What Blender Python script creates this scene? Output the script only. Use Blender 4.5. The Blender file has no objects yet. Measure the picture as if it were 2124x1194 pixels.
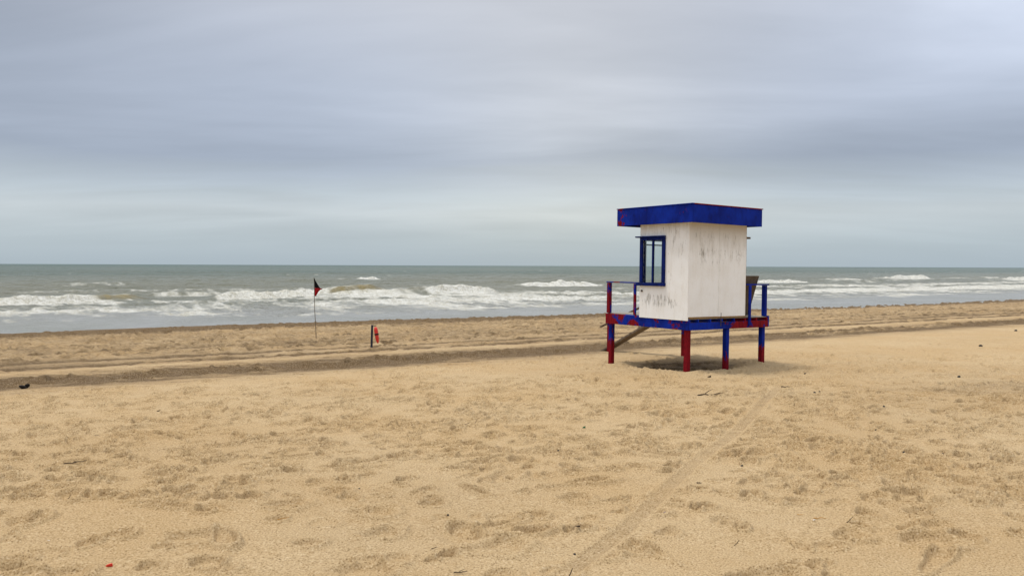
import bpy, bmesh, math, random
import numpy as np
from mathutils import Matrix, Vector

rng = np.random.default_rng(7)
random.seed(7)
scene = bpy.context.scene
COL = scene.collection

# ---------------------------------------------------------------- camera
EYE = 2.25
PITCH = math.radians(1.595)
ROLL = math.radians(0.216)
cam_data = bpy.data.cameras.new('camera')
cam_data.sensor_width = 36.0
cam_data.sensor_fit = 'HORIZONTAL'
cam_data.lens = 28.0
cam_data.clip_start = 0.05
cam_data.clip_end = 60000
cam = bpy.data.objects.new('camera', cam_data)
COL.objects.link(cam)
CAM_R = Matrix.Rotation(math.pi / 2 - PITCH, 3, 'X') @ Matrix.Rotation(ROLL, 3, 'Z')
cam.matrix_world = Matrix.Translation((0, 0, EYE)) @ CAM_R.to_4x4()
scene.camera = cam

# ---------------------------------------------------------------- exposure
scene.view_settings.view_transform = 'Standard'
scene.view_settings.look = 'None'
scene.view_settings.gamma = 1.0
scene.view_settings.use_curve_mapping = False
scene.view_settings.exposure = 0.58

# ---------------------------------------------------------------- sun (overcast, very soft)
SUN_EL = math.radians(71)
SUN_AZ = math.radians(290)      # measured clockwise from +Y (towards the sea): light arrives from there
sun_data = bpy.data.lights.new('sun', 'SUN')
sun_data.energy = 1.5
sun_data.angle = math.radians(12)
sun_data.color = (1.0, 0.96, 0.90)
sun = bpy.data.objects.new('sun', sun_data)
COL.objects.link(sun)
sdir = Vector((math.sin(SUN_AZ) * math.cos(SUN_EL), math.cos(SUN_AZ) * math.cos(SUN_EL), math.sin(SUN_EL)))
sun.rotation_euler = sdir.to_track_quat('Z', 'Y').to_euler()


# ---------------------------------------------------------------- node helper
class NT:
    def __init__(self, tree):
        self.t = tree
        self.t.nodes.clear()

    def n(self, kind, **props):
        nd = self.t.nodes.new(kind)
        for k, v in props.items():
            setattr(nd, k, v)
        return nd

    def link(self, a, b):
        self.t.links.new(a, b)

    def put(self, sock, v):
        if hasattr(v, 'is_output') or hasattr(v, 'links'):
            self.link(v, sock)
        else:
            if isinstance(v, (tuple, list)) and len(v) == 3 and sock.type == 'RGBA':
                v = (*v, 1)
            sock.default_value = v

    def math(self, op, a, b=None, c=None, clamp=False):
        nd = self.n('ShaderNodeMath', operation=op, use_clamp=clamp)
        self.put(nd.inputs[0], a)
        if b is not None:
            self.put(nd.inputs[1], b)
        if c is not None:
            self.put(nd.inputs[2], c)
        return nd.outputs[0]

    def noise(self, vec, scale, detail=4, rough=0.55, dist=0.0, dim='3D'):
        nd = self.n('ShaderNodeTexNoise', noise_dimensions=dim)
        self.put(nd.inputs['Vector'], vec)
        nd.inputs['Scale'].default_value = scale
        nd.inputs['Detail'].default_value = detail
        nd.inputs['Roughness'].default_value = rough
        nd.inputs['Distortion'].default_value = dist
        return nd.outputs[0]

    def mapping(self, vec, scale=(1, 1, 1), rot=(0, 0, 0), loc=(0, 0, 0)):
        nd = self.n('ShaderNodeMapping')
        self.put(nd.inputs['Vector'], vec)
        nd.inputs['Location'].default_value = loc
        nd.inputs['Rotation'].default_value = rot
        nd.inputs['Scale'].default_value = scale
        return nd.outputs[0]

    def step(self, v, a, b, lo=0.0, hi=1.0, smooth=True):
        nd = self.n('ShaderNodeMapRange', interpolation_type='SMOOTHSTEP' if smooth else 'LINEAR')
        self.put(nd.inputs[0], v)
        self.put(nd.inputs[1], a)
        self.put(nd.inputs[2], b)
        nd.inputs[3].default_value = lo
        nd.inputs[4].default_value = hi
        return nd.outputs[0]

    def mix(self, fac, a, b, blend='MIX'):
        nd = self.n('ShaderNodeMix', data_type='RGBA', blend_type=blend)
        self.put(nd.inputs[0], fac)
        self.put(nd.inputs[6], a)
        self.put(nd.inputs[7], b)
        return nd.outputs[2]

    def attr(self, name):
        return self.n('ShaderNodeAttribute', attribute_name=name).outputs['Fac']

    def bump(self, h, strength, dist, normal=None):
        nd = self.n('ShaderNodeBump')
        self.put(nd.inputs['Height'], h)
        nd.inputs['Strength'].default_value = strength
        nd.inputs['Distance'].default_value = dist
        if normal is not None:
            self.link(normal, nd.inputs['Normal'])
        return nd.outputs[0]

    def principled(self, color, rough=0.8, spec=0.3, normal=None, **kw):
        nd = self.n('ShaderNodeBsdfPrincipled')
        self.put(nd.inputs['Base Color'], color)
        self.put(nd.inputs['Roughness'], rough)
        self.put(nd.inputs['Specular IOR Level'], spec)
        if normal is not None:
            self.link(normal, nd.inputs['Normal'])
        for k, v in kw.items():
            self.put(nd.inputs[k], v)
        return nd.outputs[0]

    def out(self, shader):
        o = self.n('ShaderNodeOutputMaterial')
        self.link(shader, o.inputs['Surface'])

    def coord(self, which='Object'):
        return self.n('ShaderNodeTexCoord').outputs[which]


# ---------------------------------------------------------------- world: overcast sky
world = bpy.data.worlds.new('World')
scene.world = world
world.use_nodes = True
W = NT(world.node_tree)
sky = W.n('ShaderNodeTexSky', sky_type='NISHITA')
sky.sun_disc = False
sky.sun_elevation = SUN_EL
sky.sun_rotation = SUN_AZ
sky.air_density = 1.0
sky.dust_density = 2.0
gen = W.coord('Generated')
sep = W.n('ShaderNodeSeparateXYZ')
W.link(gen, sep.inputs[0])
X, Y, Z = sep.outputs
zc = W.math('MAXIMUM', Z, 0.0)
den = W.math('ADD', zc, 0.10)
cx = W.math('DIVIDE', X, den)
cy = W.math('DIVIDE', Y, den)
comb = W.n('ShaderNodeCombineXYZ')
W.link(cx, comb.inputs[0]); W.link(cy, comb.inputs[1])
cl1 = W.noise(W.mapping(comb.outputs[0], scale=(0.45, 0.85, 1), rot=(0, 0, 0.12), loc=(3.1, 1.7, 0)), 1.0, 6, 0.5, 0.5)
cl2 = W.noise(W.mapping(comb.outputs[0], scale=(1.3, 3.4, 1), rot=(0, 0, 0.12), loc=(0.4, 5.2, 0)), 1.0, 6, 0.55, 0.3)
ramp = W.n('ShaderNodeValToRGB')
cr = ramp.color_ramp
stops = [(0.0, (.405, .462, .490)), (0.030, (.455, .508, .525)), (0.064, (.535, .570, .575)), (0.085, (.485, .530, .555)),
         (0.130, (.370, .410, .480)), (0.200, (.435, .470, .540)), (0.30, (.535, .560, .625)), (0.55, (.86, .88, .92)), (1.0, (1.38, 1.39, 1.41))]
while len(cr.elements) < len(stops):
    cr.elements.new(0.5)
for e, (p, c) in zip(cr.elements, stops):
    e.position = p
    e.color = (*c, 1)
zw = W.math('ADD', Z, W.math('MULTIPLY', W.math('SUBTRACT', cl1, 0.5), W.math('MULTIPLY', W.step(Z, 0.0, 0.25), 0.16)))
W.link(zw, ramp.inputs[0])
v1 = W.math('ADD', W.math('MULTIPLY', W.math('SUBTRACT', cl1, 0.5), 0.65), 1.0)
v2 = W.math('ADD', W.math('MULTIPLY', W.math('SUBTRACT', cl2, 0.5), 0.13), 1.0)
vv = W.math('MULTIPLY', v1, v2)
vv = W.math('ADD', W.math('MULTIPLY', W.math('SUBTRACT', vv, 1.0), W.step(Z, -0.01, 0.10)), 1.0)


def lobe(az, el, wa, we, amp):
    a = math.radians(az); e = math.radians(el)
    da = W.math('DIVIDE', W.math('SUBTRACT', W.math('ARCTAN2', X, Y), a), math.radians(wa))
    de = W.math('DIVIDE', W.math('SUBTRACT', W.math('ARCSINE', Z), e), math.radians(we))
    q = W.math('ADD', W.math('MULTIPLY', da, da), W.math('MULTIPLY', de, de))
    return W.math('MULTIPLY', W.math('EXPONENT', W.math('MULTIPLY', q, -1.0)), amp)


lob = None
for a in [(25, 8.2, 12, 2.8, -.15), (-24, 8.2, 14, 3.0, -.12), (-36, 17, 11, 7, -.16), (-8, 16, 16, 6, .08), (2, 11, 12, 5, .12), (33, 18, 9, 6, .38), (6, 7, 10, 2.5, .10), (-10, 4.4, 22, 1.3, .08)]:
    l = lobe(*a)
    lob = l if lob is None else W.math('ADD', lob, l)
vv = W.math('MULTIPLY', vv, W.math('ADD', lob, 1.0))
cloud = W.n('ShaderNodeVectorMath', operation='SCALE')
grey = W.math('ADD', lobe(5, 9, 12, 9, .9), lobe(-4, 20, 26, 6, .5), clamp=True)
tint = W.mix(grey, (.955, .995, 1.05), (1.05, 1.02, .955))
W.link(W.mix(1.0, ramp.outputs[0], tint, 'MULTIPLY'), cloud.inputs[0])
W.link(W.math('MULTIPLY', vv, 7.4), cloud.inputs['Scale'])
mixed = W.mix(0.93, sky.outputs[0], cloud.outputs[0])
bg = W.n('ShaderNodeBackground')
W.link(mixed, bg.inputs[0])
bg.inputs[1].default_value = 0.1
wo = W.n('ShaderNodeOutputWorld')
W.link(bg.outputs[0], wo.inputs[0])

# ---------------------------------------------------------------- small maths
FPX = 2124 * 28.0 / 36.0
SHORE = math.radians(31)
ES = np.array([math.cos(SHORE), math.sin(SHORE)])        # along the shore
EN = np.array([-math.sin(SHORE), math.cos(SHORE)])       # out to sea
WATER = -0.88


def ray(px, py):
    return CAM_R @ Vector(((px - 1062) / FPX, -(py - 597) / FPX, -1))


def at_z(px, py, z):
    d = ray(px, py)
    t = (z - EYE) / d.z
    return Vector((d.x * t, d.y * t, z))


_tab = np.random.default_rng(3).random((256, 256)).astype(np.float32)


def vnoise(x, y):
    xi = np.floor(x).astype(np.int64); yi = np.floor(y).astype(np.int64)
    fx = (x - xi); fy = (y - yi)
    fx = fx * fx * (3 - 2 * fx); fy = fy * fy * (3 - 2 * fy)
    x0 = xi & 255; x1 = (xi + 1) & 255; y0 = yi & 255; y1 = (yi + 1) & 255
    a = _tab[x0, y0]; b = _tab[x1, y0]; c = _tab[x0, y1]; d = _tab[x1, y1]
    return (a + (b - a) * fx) * (1 - fy) + (c + (d - c) * fx) * fy - 0.5


def fbm(x, y, oct=4, rough=0.5):
    r = 0; a = 1.0; t = 0
    for i in range(oct):
        c, s = math.cos(0.7 * i + .3), math.sin(0.7 * i + .3)
        f = 2.0 ** i
        r = r + a * vnoise((x * c - y * s) * f + 17.3 * i, (x * s + y * c) * f + 9.1 * i)
        t += a; a *= rough
    return r / t


def sst(x, a, b):
    t = np.clip((x - a) / (b - a), 0, 1)
    return t * t * (3 - 2 * t)


# ---------------------------------------------------------------- beach height field
TF = np.array([3.84, 17.40])                      # front corner of the tower
TV = np.array([0.8202, 0.5721])                       # tower local x
TU = np.array([-0.5721, 0.8202])                      # tower local y (towards the sea)
RX0, RX1, RY0, RY1, RES = -16.0, 22.0, 3.5, 25.0, 0.016
NXR = int((RX1 - RX0) / RES); NYR = int((RY1 - RY0) / RES)
rast = np.zeros((NXR, NYR), np.float32)
FAR = (-34.0, 62.0, 14.0, 84.0, 0.06)
rast_far = np.zeros((int((FAR[1] - FAR[0]) / FAR[4]), int((FAR[3] - FAR[2]) / FAR[4])), np.float32)


def stamp(cx, cy, L, Wd, ang, depth, rim=0.35, soft=1.0, heel=False, far=False):
    """press one hollow into the raster: steep walls, a flat floor and a low pushed-up rim"""
    A, ax, ay, re = (rast_far, FAR[0], FAR[2], FAR[4]) if far else (rast, RX0, RY0, RES)
    R = max(L, Wd) * 2.1
    i0 = int((cx - R - ax) / re); i1 = int((cx + R - ax) / re) + 1
    j0 = int((cy - R - ay) / re); j1 = int((cy + R - ay) / re) + 1
    if i0 < 0 or j0 < 0 or i1 >= A.shape[0] or j1 >= A.shape[1]:
        return
    xs = ax + (np.arange(i0, i1) + .5) * re - cx
    ys = ay + (np.arange(j0, j1) + .5) * re - cy
    gx, gy = np.meshgrid(xs, ys, indexing='ij')
    c, s = math.cos(ang), math.sin(ang)
    a = (gx * c + gy * s) / L
    b = (-gx * s + gy * c) / (Wd * (1 + 0.25 * np.tanh(a * 1.5)))
    wob = 1 + 0.30 * vnoise(gx * 6 + cx * 31, gy * 6 + cy * 17)
    q = np.sqrt(a * a + b * b) * wob
    bowl = -depth * (1 - sst(q, 1 - 0.55 * soft, 1 + 0.12 * soft))
    lip = rim * depth * np.exp(-((q - 1.28) / 0.26) ** 2) * (0.45 + 0.9 * (vnoise(gx * 5 + cy, gy * 5 + cx) + .5))
    if heel:
        bowl *= 1 + 0.45 * np.tanh(2 * a)
    A[i0:i1, j0:j1] += (bowl + lip).astype(np.float32)


def dens(x, y):
    return 0.5 + 1.3 * float(fbm(np.array([x * .22]), np.array([y * .22]), 2)[0])


# trails of footprints
for k in range(80):
    x = rng.uniform(-14, 20); y = rng.uniform(4, 20)
    a = rng.choice([SHORE, SHORE + math.pi, SHORE + 1.5, -1.0, rng.uniform(0, 6.28)]) + rng.normal(0, .25)
    old = rng.uniform(0.35, 1.0)
    for i in range(int(rng.uniform(8, 30))):
        side = 1 if i % 2 else -1
        px = x + math.cos(a + math.pi / 2) * .10 * side; py = y + math.sin(a + math.pi / 2) * .10 * side
        n = px * EN[0] + py * EN[1]
        if n < 17.5 and 3.9 < py < 24:
            dp = rng.uniform(.032, .062) * old
            fa = a + side * -.15 + rng.normal(0, .1); sf = rng.uniform(.35, .9)
            stamp(px + .055 * math.cos(fa), py + .055 * math.sin(fa), rng.uniform(.085, .105), rng.uniform(.05, .065), fa, dp, .75, sf, True)
            stamp(px - .085 * math.cos(fa), py - .085 * math.sin(fa), rng.uniform(.045, .06), rng.uniform(.040, .052), fa, dp * rng.uniform(.8, 1.3), .6, sf)
        st = rng.uniform(.55, .72)
        x += math.cos(a) * st; y += math.sin(a) * st; a += rng.normal(0, .06)
# scattered single scuffs
for k in range(2200):
    x = rng.uniform(-15, 21); y = rng.uniform(3.8, 24) ** 1.0
    if x * EN[0] + y * EN[1] > 17.3 or abs(x) > y * .78 + 1:
        continue
    if rng.random() > dens(x, y):
        continue
    r = rng.uniform(.05, .13)
    stamp(x, y, r * rng.uniform(1, 1.8), r, rng.uniform(0, 3.14), rng.uniform(.015, .040), .9, rng.uniform(.25, .65))
# small sharp heel marks further out
for k in range(2600):
    y = rng.uniform(7.5, 20.5); x = rng.uniform(-.72, .72) * y
    if x * EN[0] + y * EN[1] > 17.3 or rng.random() > dens(x + 7, y) + .25:
        continue
    r = rng.uniform(.035, .075)
    stamp(x, y, r * rng.uniform(1.2, 2.6), r, rng.normal(.2, .6), rng.uniform(.020, .047), .9, rng.uniform(.2, .5))
# long crescent-shaped kicks
for k in range(480):
    x = rng.uniform(-14, 20); y = rng.uniform(4, 20)
    if abs(x) > y * .75 + 1 or x * EN[0] + y * EN[1] > 17.0 or rng.random() > dens(x, y) + .2:
        continue
    stamp(x, y, rng.uniform(.12, .34), rng.uniform(.045, .09), rng.normal(.15, .45), rng.uniform(.022, .048), 1.1, rng.uniform(.25, .5))
# wide soft hollows and the churned patches
for k in range(90):
    x = rng.uniform(-13, 20); y = rng.uniform(4, 18)
    if abs(x) > y * .75 + 1 or x * EN[0] + y * EN[1] > 16.5:
        continue
    r = rng.uniform(.16, .34)
    stamp(x, y, r * rng.uniform(1, 1.6), r * .8, rng.uniform(0, 3.14), rng.uniform(.016, .036), .9, rng.uniform(.5, 1.0))
    for q in range(rng.integers(0, 4)):
        stamp(x + rng.normal(0, r * .6), y + rng.normal(0, r * .6), rng.uniform(.07, .13), rng.uniform(.05, .08), rng.uniform(0, 3.14), rng.uniform(.014, .03), .7, .8)
# hollows the photograph shows large: (pixel x, pixel y, width in pixels)
for (px, py, w) in [(365, 1020, 85), (450, 1030, 60), (140, 1190, 95), (30, 1165, 70), (770, 1060, 90), (750, 1183, 130), (1160, 1180, 75), (1590, 1190, 140),
                    (1690, 992, 55), (1770, 988, 80), (1540, 945, 150), (1890, 1025, 110), (1030, 1130, 120), (790, 1105, 80), (895, 1040, 55), (1190, 1030, 70),
                    (1300, 1133, 80), (1760, 1107, 80), (1920, 1115, 110), (2000, 1108, 60), (1660, 1168, 70), (640, 1126, 60), (400, 1112, 100), (240, 1112, 60),
                    (590, 1045, 90), (1780, 1085, 50), (455, 1178, 60), (1380, 1100, 50), (2060, 1035, 60), (1500, 1022, 40), (1610, 1013, 45), (1560, 1030, 36)]:
    p = at_z(px, py + 4, 0)
    r = w / 2 / FPX * p.y
    stamp(p.x, p.y, r, min(r, .22) * .75, rng.normal(0.1, .12), 0.022 + .07 * min(r, .3), 1.0, .55)

# scuffs and clods on the foreshore
for k in range(11000):
    n_ = rng.uniform(18.6, 41); s_ = rng.uniform(-16, 84)
    x, y = s_ * ES + n_ * EN
    if abs(x) > y * .72 + 1 or y > 80:
        continue
    if 20.0 < n_ < 21.9 or (21.9 <= n_ < 25.0 and rng.random() < .85):
        continue
    r = rng.uniform(.12, .26)
    stamp(x, y, r * rng.uniform(1, 1.8), r, rng.uniform(0, 3.14), rng.uniform(.025, .065) * (.8 + n_ / 60), .8, .6, far=True)

# polyline tracks --------------------------------------------------------
cart = np.array([[at_z(px, py, 0).x, at_z(px, py, 0).y] for px, py in
                 [(1625, 795), (1596, 822), (1570, 850), (1535, 888), (1490, 925), (1440, 962), (1395, 1003), (1350, 1048), (1290, 1100), (1215, 1155), (1130, 1215)]])


def polydist(x, y, P):
    best = np.full(x.shape, 1e9); sgn = np.zeros(x.shape)
    for i in range(len(P) - 1):
        a = P[i]; b = P[i + 1]; d = b - a; L2 = d @ d
        t = np.clip(((x - a[0]) * d[0] + (y - a[1]) * d[1]) / L2, 0, 1)
        ex = x - (a[0] + d[0] * t); ey = y - (a[1] + d[1] * t)
        q = np.hypot(ex, ey)
        best = np.where(q < best, q, best)
    return best


def beach(x, y, with_attr=False):
    """height of the sand and how dark it is from damp and painted shade"""
    s = x * ES[0] + y * ES[1]; n = x * EN[0] + y * EN[1]
    n = n + 0.5 * fbm(s * .06, n * .02, 2)                # the lines along the shore wander a little
    z = -0.03 * np.maximum(0, n - 12.7)
    z = z - .004 * np.maximum(0, n - 41) ** 2 * (n < 60)
    z = np.maximum(z, -4.0)
    z = z + 0.28 * fbm(s * .035 + 4, n * .10, 2) * sst(n, 33, 41) * (1 - sst(n, 46, 55))
    # broad undulation
    near = 1 - sst(n, 13.0, 19.0)
    z = z + 0.10 * fbm(x * .22, y * .22, 3) * sst(np.hypot(x, y), 3, 7) * near
    z = z + 0.035 * fbm(x * 1.1 + 3, y * 1.1, 2, .5) * near
    z = z + 0.007 * fbm(x * 7 + 3, y * 7, 3, .6) * near
    # raster of hollows
    fi = np.clip((x - RX0) / RES - .5, 0, NXR - 1.001); fj = np.clip((y - RY0) / RES - .5, 0, NYR - 1.001)
    i = fi.astype(np.int64); j = fj.astype(np.int64); a = fi - i; b = fj - j
    h = (rast[i, j] * (1 - a) + rast[i + 1, j] * a) * (1 - b) + (rast[i, j + 1] * (1 - a) + rast[i + 1, j + 1] * a) * b
    inside = (x > RX0) & (x < RX1) & (y > RY0) & (y < RY1)
    h = np.clip(np.where(inside, h, 0), -.085, .06)
    fi = np.clip((x - FAR[0]) / FAR[4] - .5, 0, rast_far.shape[0] - 1.001); fj = np.clip((y - FAR[2]) / FAR[4] - .5, 0, rast_far.shape[1] - 1.001)
    i = fi.astype(np.int64); j = fj.astype(np.int64); a = fi - i; b = fj - j
    h2 = (rast_far[i, j] * (1 - a) + rast_far[i + 1, j] * a) * (1 - b) + (rast_far[i, j + 1] * (1 - a) + rast_far[i + 1, j + 1] * a) * b
    h = h + np.clip(h2, -.14, .09)
    # the single wheel track in the foreground
    dc = polydist(x, y, cart)
    tr = 1 - sst(dc, .05, .085)
    endf = sst(y, 3.0, 4.5) * (1 - sst(y, 14.5, 15.6))
    tr = tr * endf
    h = h * (1 - .92 * (1 - sst(dc, .09, .15)) * endf) - .012 * tr + .009 * np.exp(-((dc - .11) / .028) ** 2) * endf
    # an older, blurred pair of wheel marks running along the shore
    for nn, ww, dp in ((11.9, .16, .022), (13.0, .14, .014)):
        q = np.abs(n - nn - .02 * (s - 5))
        g = (1 - sst(q, ww * .5, ww * 1.3)) * (1 - sst(s, 14, 20))
        h = h * (1 - .6 * g) - dp * g + dp * .5 * np.exp(-((q - ww * 1.6) / (ww * .4)) ** 2) * (1 - sst(s, 14, 20))
    z = z + h
    # under the tower: a scoured, churned hollow
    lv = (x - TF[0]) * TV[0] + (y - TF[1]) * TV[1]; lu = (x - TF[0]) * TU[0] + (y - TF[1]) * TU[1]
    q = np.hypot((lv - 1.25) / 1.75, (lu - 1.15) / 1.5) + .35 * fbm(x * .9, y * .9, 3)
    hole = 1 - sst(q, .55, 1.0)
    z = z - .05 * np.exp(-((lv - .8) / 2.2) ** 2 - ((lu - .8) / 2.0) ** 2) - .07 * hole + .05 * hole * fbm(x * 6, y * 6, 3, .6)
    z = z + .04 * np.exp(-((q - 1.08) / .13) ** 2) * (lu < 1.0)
    for (gx_, gy_) in ((.085, .085), (.085, 2.555), (2.645, .085), (1.365, .085), (2.645, 2.555)):
        ql = np.hypot(lv - gx_, lu - gy_)
        z = z - .035 * np.exp(-(ql / .20) ** 2) + .022 * np.exp(-((ql - .34) / .10) ** 2)
    # foreshore: rough band, vehicle ruts with tread, damp edge
    fs = sst(n, 17.2, 18.2)
    roughb = np.exp(-((n - 19.2) / 1.2) ** 2)
    z = z + .07 * roughb * fbm(s * 1.6, n * 2.4, 5, .75) 
    z = z + .05 * np.exp(-((n - 20.9) / .5) ** 2)
    z = z + fs * (1 - sst(n, 40, 44)) * (.07 * fbm(s * .8 + 8, n * 1.3, 4, .7) + .05 * fbm(s * 4, n * 4, 3, .6))
    rut = np.zeros_like(x)
    for nn, ww, dp in ((22.45, .27, .07), (24.05, .27, .07), (19.9, .12, .02), (25.5, .13, .02), (27.2, .13, .02), (30.5, .12, .02)):
        g = np.exp(-((n - nn + .0) / ww) ** 2)
        tread = .5 + .5 * np.sign(np.sin(s * 2 * math.pi / .34)) * .8
        z = z - dp * g * (.35 + .65 * tread)
        if dp > .03:
            rut = np.maximum(rut, np.clip(1.25 * g, 0, 1) * (.70 + .30 * tread))
        else:
            rut = np.maximum(rut, .5 * g)
    if not with_attr:
        return z
    d = np.zeros_like(x)
    # dark damp band (own, uneven shape)
    widen = 1.0 + .9 * (1 - sst(s, 2, 26))
    e = fbm(s * .5, n * 1.6, 4, .6)
    st_ = fbm(s * .07 + 2, n * 2.6, 4, .65)
    lo = 17.0 + 1.0 * e; hi = 18.2 + .55 * widen + .9 * e
    band = sst(n + .9 * fbm(s * 1.4, n * 1.2, 4, .7), lo - .5, lo + 1.9) * (1 - sst(n, hi, hi + 1.8))
    d = np.maximum(d, band * (.78 + .7 * e + 2.4 * st_))
    core = np.exp(-((n - 18.1 - .4 * e) / .36) ** 2)
    d = np.maximum(d, core * (.9 + 1.8 * e))
    d = np.maximum(d, 1.0 * rut)
    # strip along the water
    e2 = fbm(s * .10, n * .7, 4, .6)
    wet = sst(n + 3.0 * e2, 35.5, 38.5)
    d = np.maximum(d, .72 * wet + .25 * sst(n + 1.5 * e2, 39, 41.5))
    fs2 = sst(n + 1.6 * e + 1.2 * fbm(s * .9, n * .9 + 4, 4, .65), 16.0, 20.5)
    d = d + fs2 * (1 - .8 * np.exp(-((n - 21.0) / .6) ** 2)) * (.38 + .55 * np.clip(fbm(s * .12 + 5, n * 1.1, 4, .6), -.2, 1) + .5 * np.clip(fbm(s * .7 + 5, n * .6, 4, .65), -.1, 1))
    # right-hand patch of older damp sand, and turned-over sand with the tower's shade painted in
    p1 = np.exp(-(((x - 9.2) / 3.2) ** 2 + ((y - 14.3) / 1.5) ** 2))
    d = np.maximum(d, p1 * (.25 + .6 * fbm(x * .8, y * 1.4, 4, .6)))
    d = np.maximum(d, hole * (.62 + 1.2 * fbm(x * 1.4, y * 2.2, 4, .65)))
    d = d + .22 * np.clip(fbm(x * .35 + 9, y * .6, 4, .6), -.1, 1) + .17 * tr
    wetness = sst(n, 41.5, 43.5)
    return z, np.clip(d, 0, 1), np.clip(wetness, 0, 1)


def ground_z(x, y):
    return float(beach(np.array([float(x)]), np.array([float(y)]))[0])


def at(px, py):
    """the point of the beach seen at a pixel of the photograph"""
    z = 0.0
    for _ in range(8):
        p = at_z(px, py, z)
        n = p.x * EN[0] + p.y * EN[1]
        z = -0.03 * max(0, n - 12.7)
    return Vector((p.x, p.y, ground_z(p.x, p.y)))


def grid_mesh(name, P, close=False):
    """P: rows x cols x 3"""
    R, C, _ = P.shape
    idx = np.arange(R * C).reshape(R, C)
    if close:
        idx = np.concatenate([idx, idx[:, :1]], 1)
    q = np.stack([idx[:-1, :-1], idx[:-1, 1:], idx[1:, 1:], idx[1:, :-1]], -1).reshape(-1, 4)
    me = bpy.data.meshes.new(name)
    me.vertices.add(R * C)
    me.vertices.foreach_set('co', P.reshape(-1).astype(np.float32))
    me.loops.add(q.size)
    me.loops.foreach_set('vertex_index', q.reshape(-1).astype(np.int32))
    me.polygons.add(len(q))
    me.polygons.foreach_set('loop_start', np.arange(0, q.size, 4, dtype=np.int32))
    me.polygons.foreach_set('use_smooth', np.ones(len(q), bool))
    me.update()
    me.validate()
    return me


def set_attr(me, name, v):
    a = me.attributes.new(name, 'FLOAT', 'POINT')
    a.data.foreach_set('value', v.reshape(-1).astype(np.float32))


# ---------------------------------------------------------------- materials: sand and sea
def mat(name):
    m = bpy.data.materials.new(name)
    m.use_nodes = True
    return m, NT(m.node_tree)


def sand_material():
    m, t = mat('sand')
    co = t.coord('Object')
    damp = t.attr('damp'); wet = t.attr('wet')
    big = t.noise(co, 0.35, 5, .6)
    med = t.noise(co, 6.0, 5, .65)
    grain = t.noise(co, 62.0, 3, .75)
    fine = t.noise(co, 260.0, 2, .7)
    streak = t.noise(t.mapping(co, scale=(.5, 3.0, 1), rot=(0, 0, -SHORE)), 1.6, 6, .65)
    base = t.mix(t.step(big, .35, .68), (.498, .354, .190), (.460, .308, .148))
    base = t.mix(t.step(med, .45, .85), base, (.420, .280, .132))
    shade_fleck = t.noise(t.mapping(co, scale=(1, 1, 1), rot=(0, 0, -SHORE)), 3.2, 6, .72)
    damp_and_shade = t.math('ADD', damp, t.math('MULTIPLY', t.math('SUBTRACT', streak, .5), t.math('MULTIPLY', t.step(damp, .02, .3), 1.2)))
    damp_and_shade = t.math('ADD', damp_and_shade, t.math('MULTIPLY', t.step(shade_fleck, .53, .72), t.step(damp, .03, .35, 0, .55)), clamp=True)  # dark flecks painted for the shadows of small clods, on top of the damp
    base = t.mix(t.math('MULTIPLY', damp_and_shade, 1.12, clamp=True), base, (.118, .070, .028))
    base = t.mix(t.math('MULTIPLY', wet, .6), base, (.120, .076, .040))
    # mixed light and dark grains
    base = t.mix(t.step(grain, .50, .70), base, t.mix(1.0, base, (.30, .26, .20), 'MULTIPLY'))
    base = t.mix(t.math('MULTIPLY', t.step(grain, .48, .30), .6), base, (.74, .60, .41))
    base = t.mix(t.math('MULTIPLY', t.step(fine, .45, .8), .5), base, t.mix(1.0, base, (.5, .45, .4), 'MULTIPLY'))
    h = t.math('ADD', t.math('MULTIPLY', grain, .7), t.math('MULTIPLY', fine, .35))
    nrm = t.bump(h, .9, .014)
    nrm = t.bump(t.noise(co, 18.0, 5, .7), .4, .035, nrm)
    rough = t.math('SUBTRACT', .95, t.math('MULTIPLY', wet, .5))
    t.out(t.principled(base, rough, .18, nrm))
    return m


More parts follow.
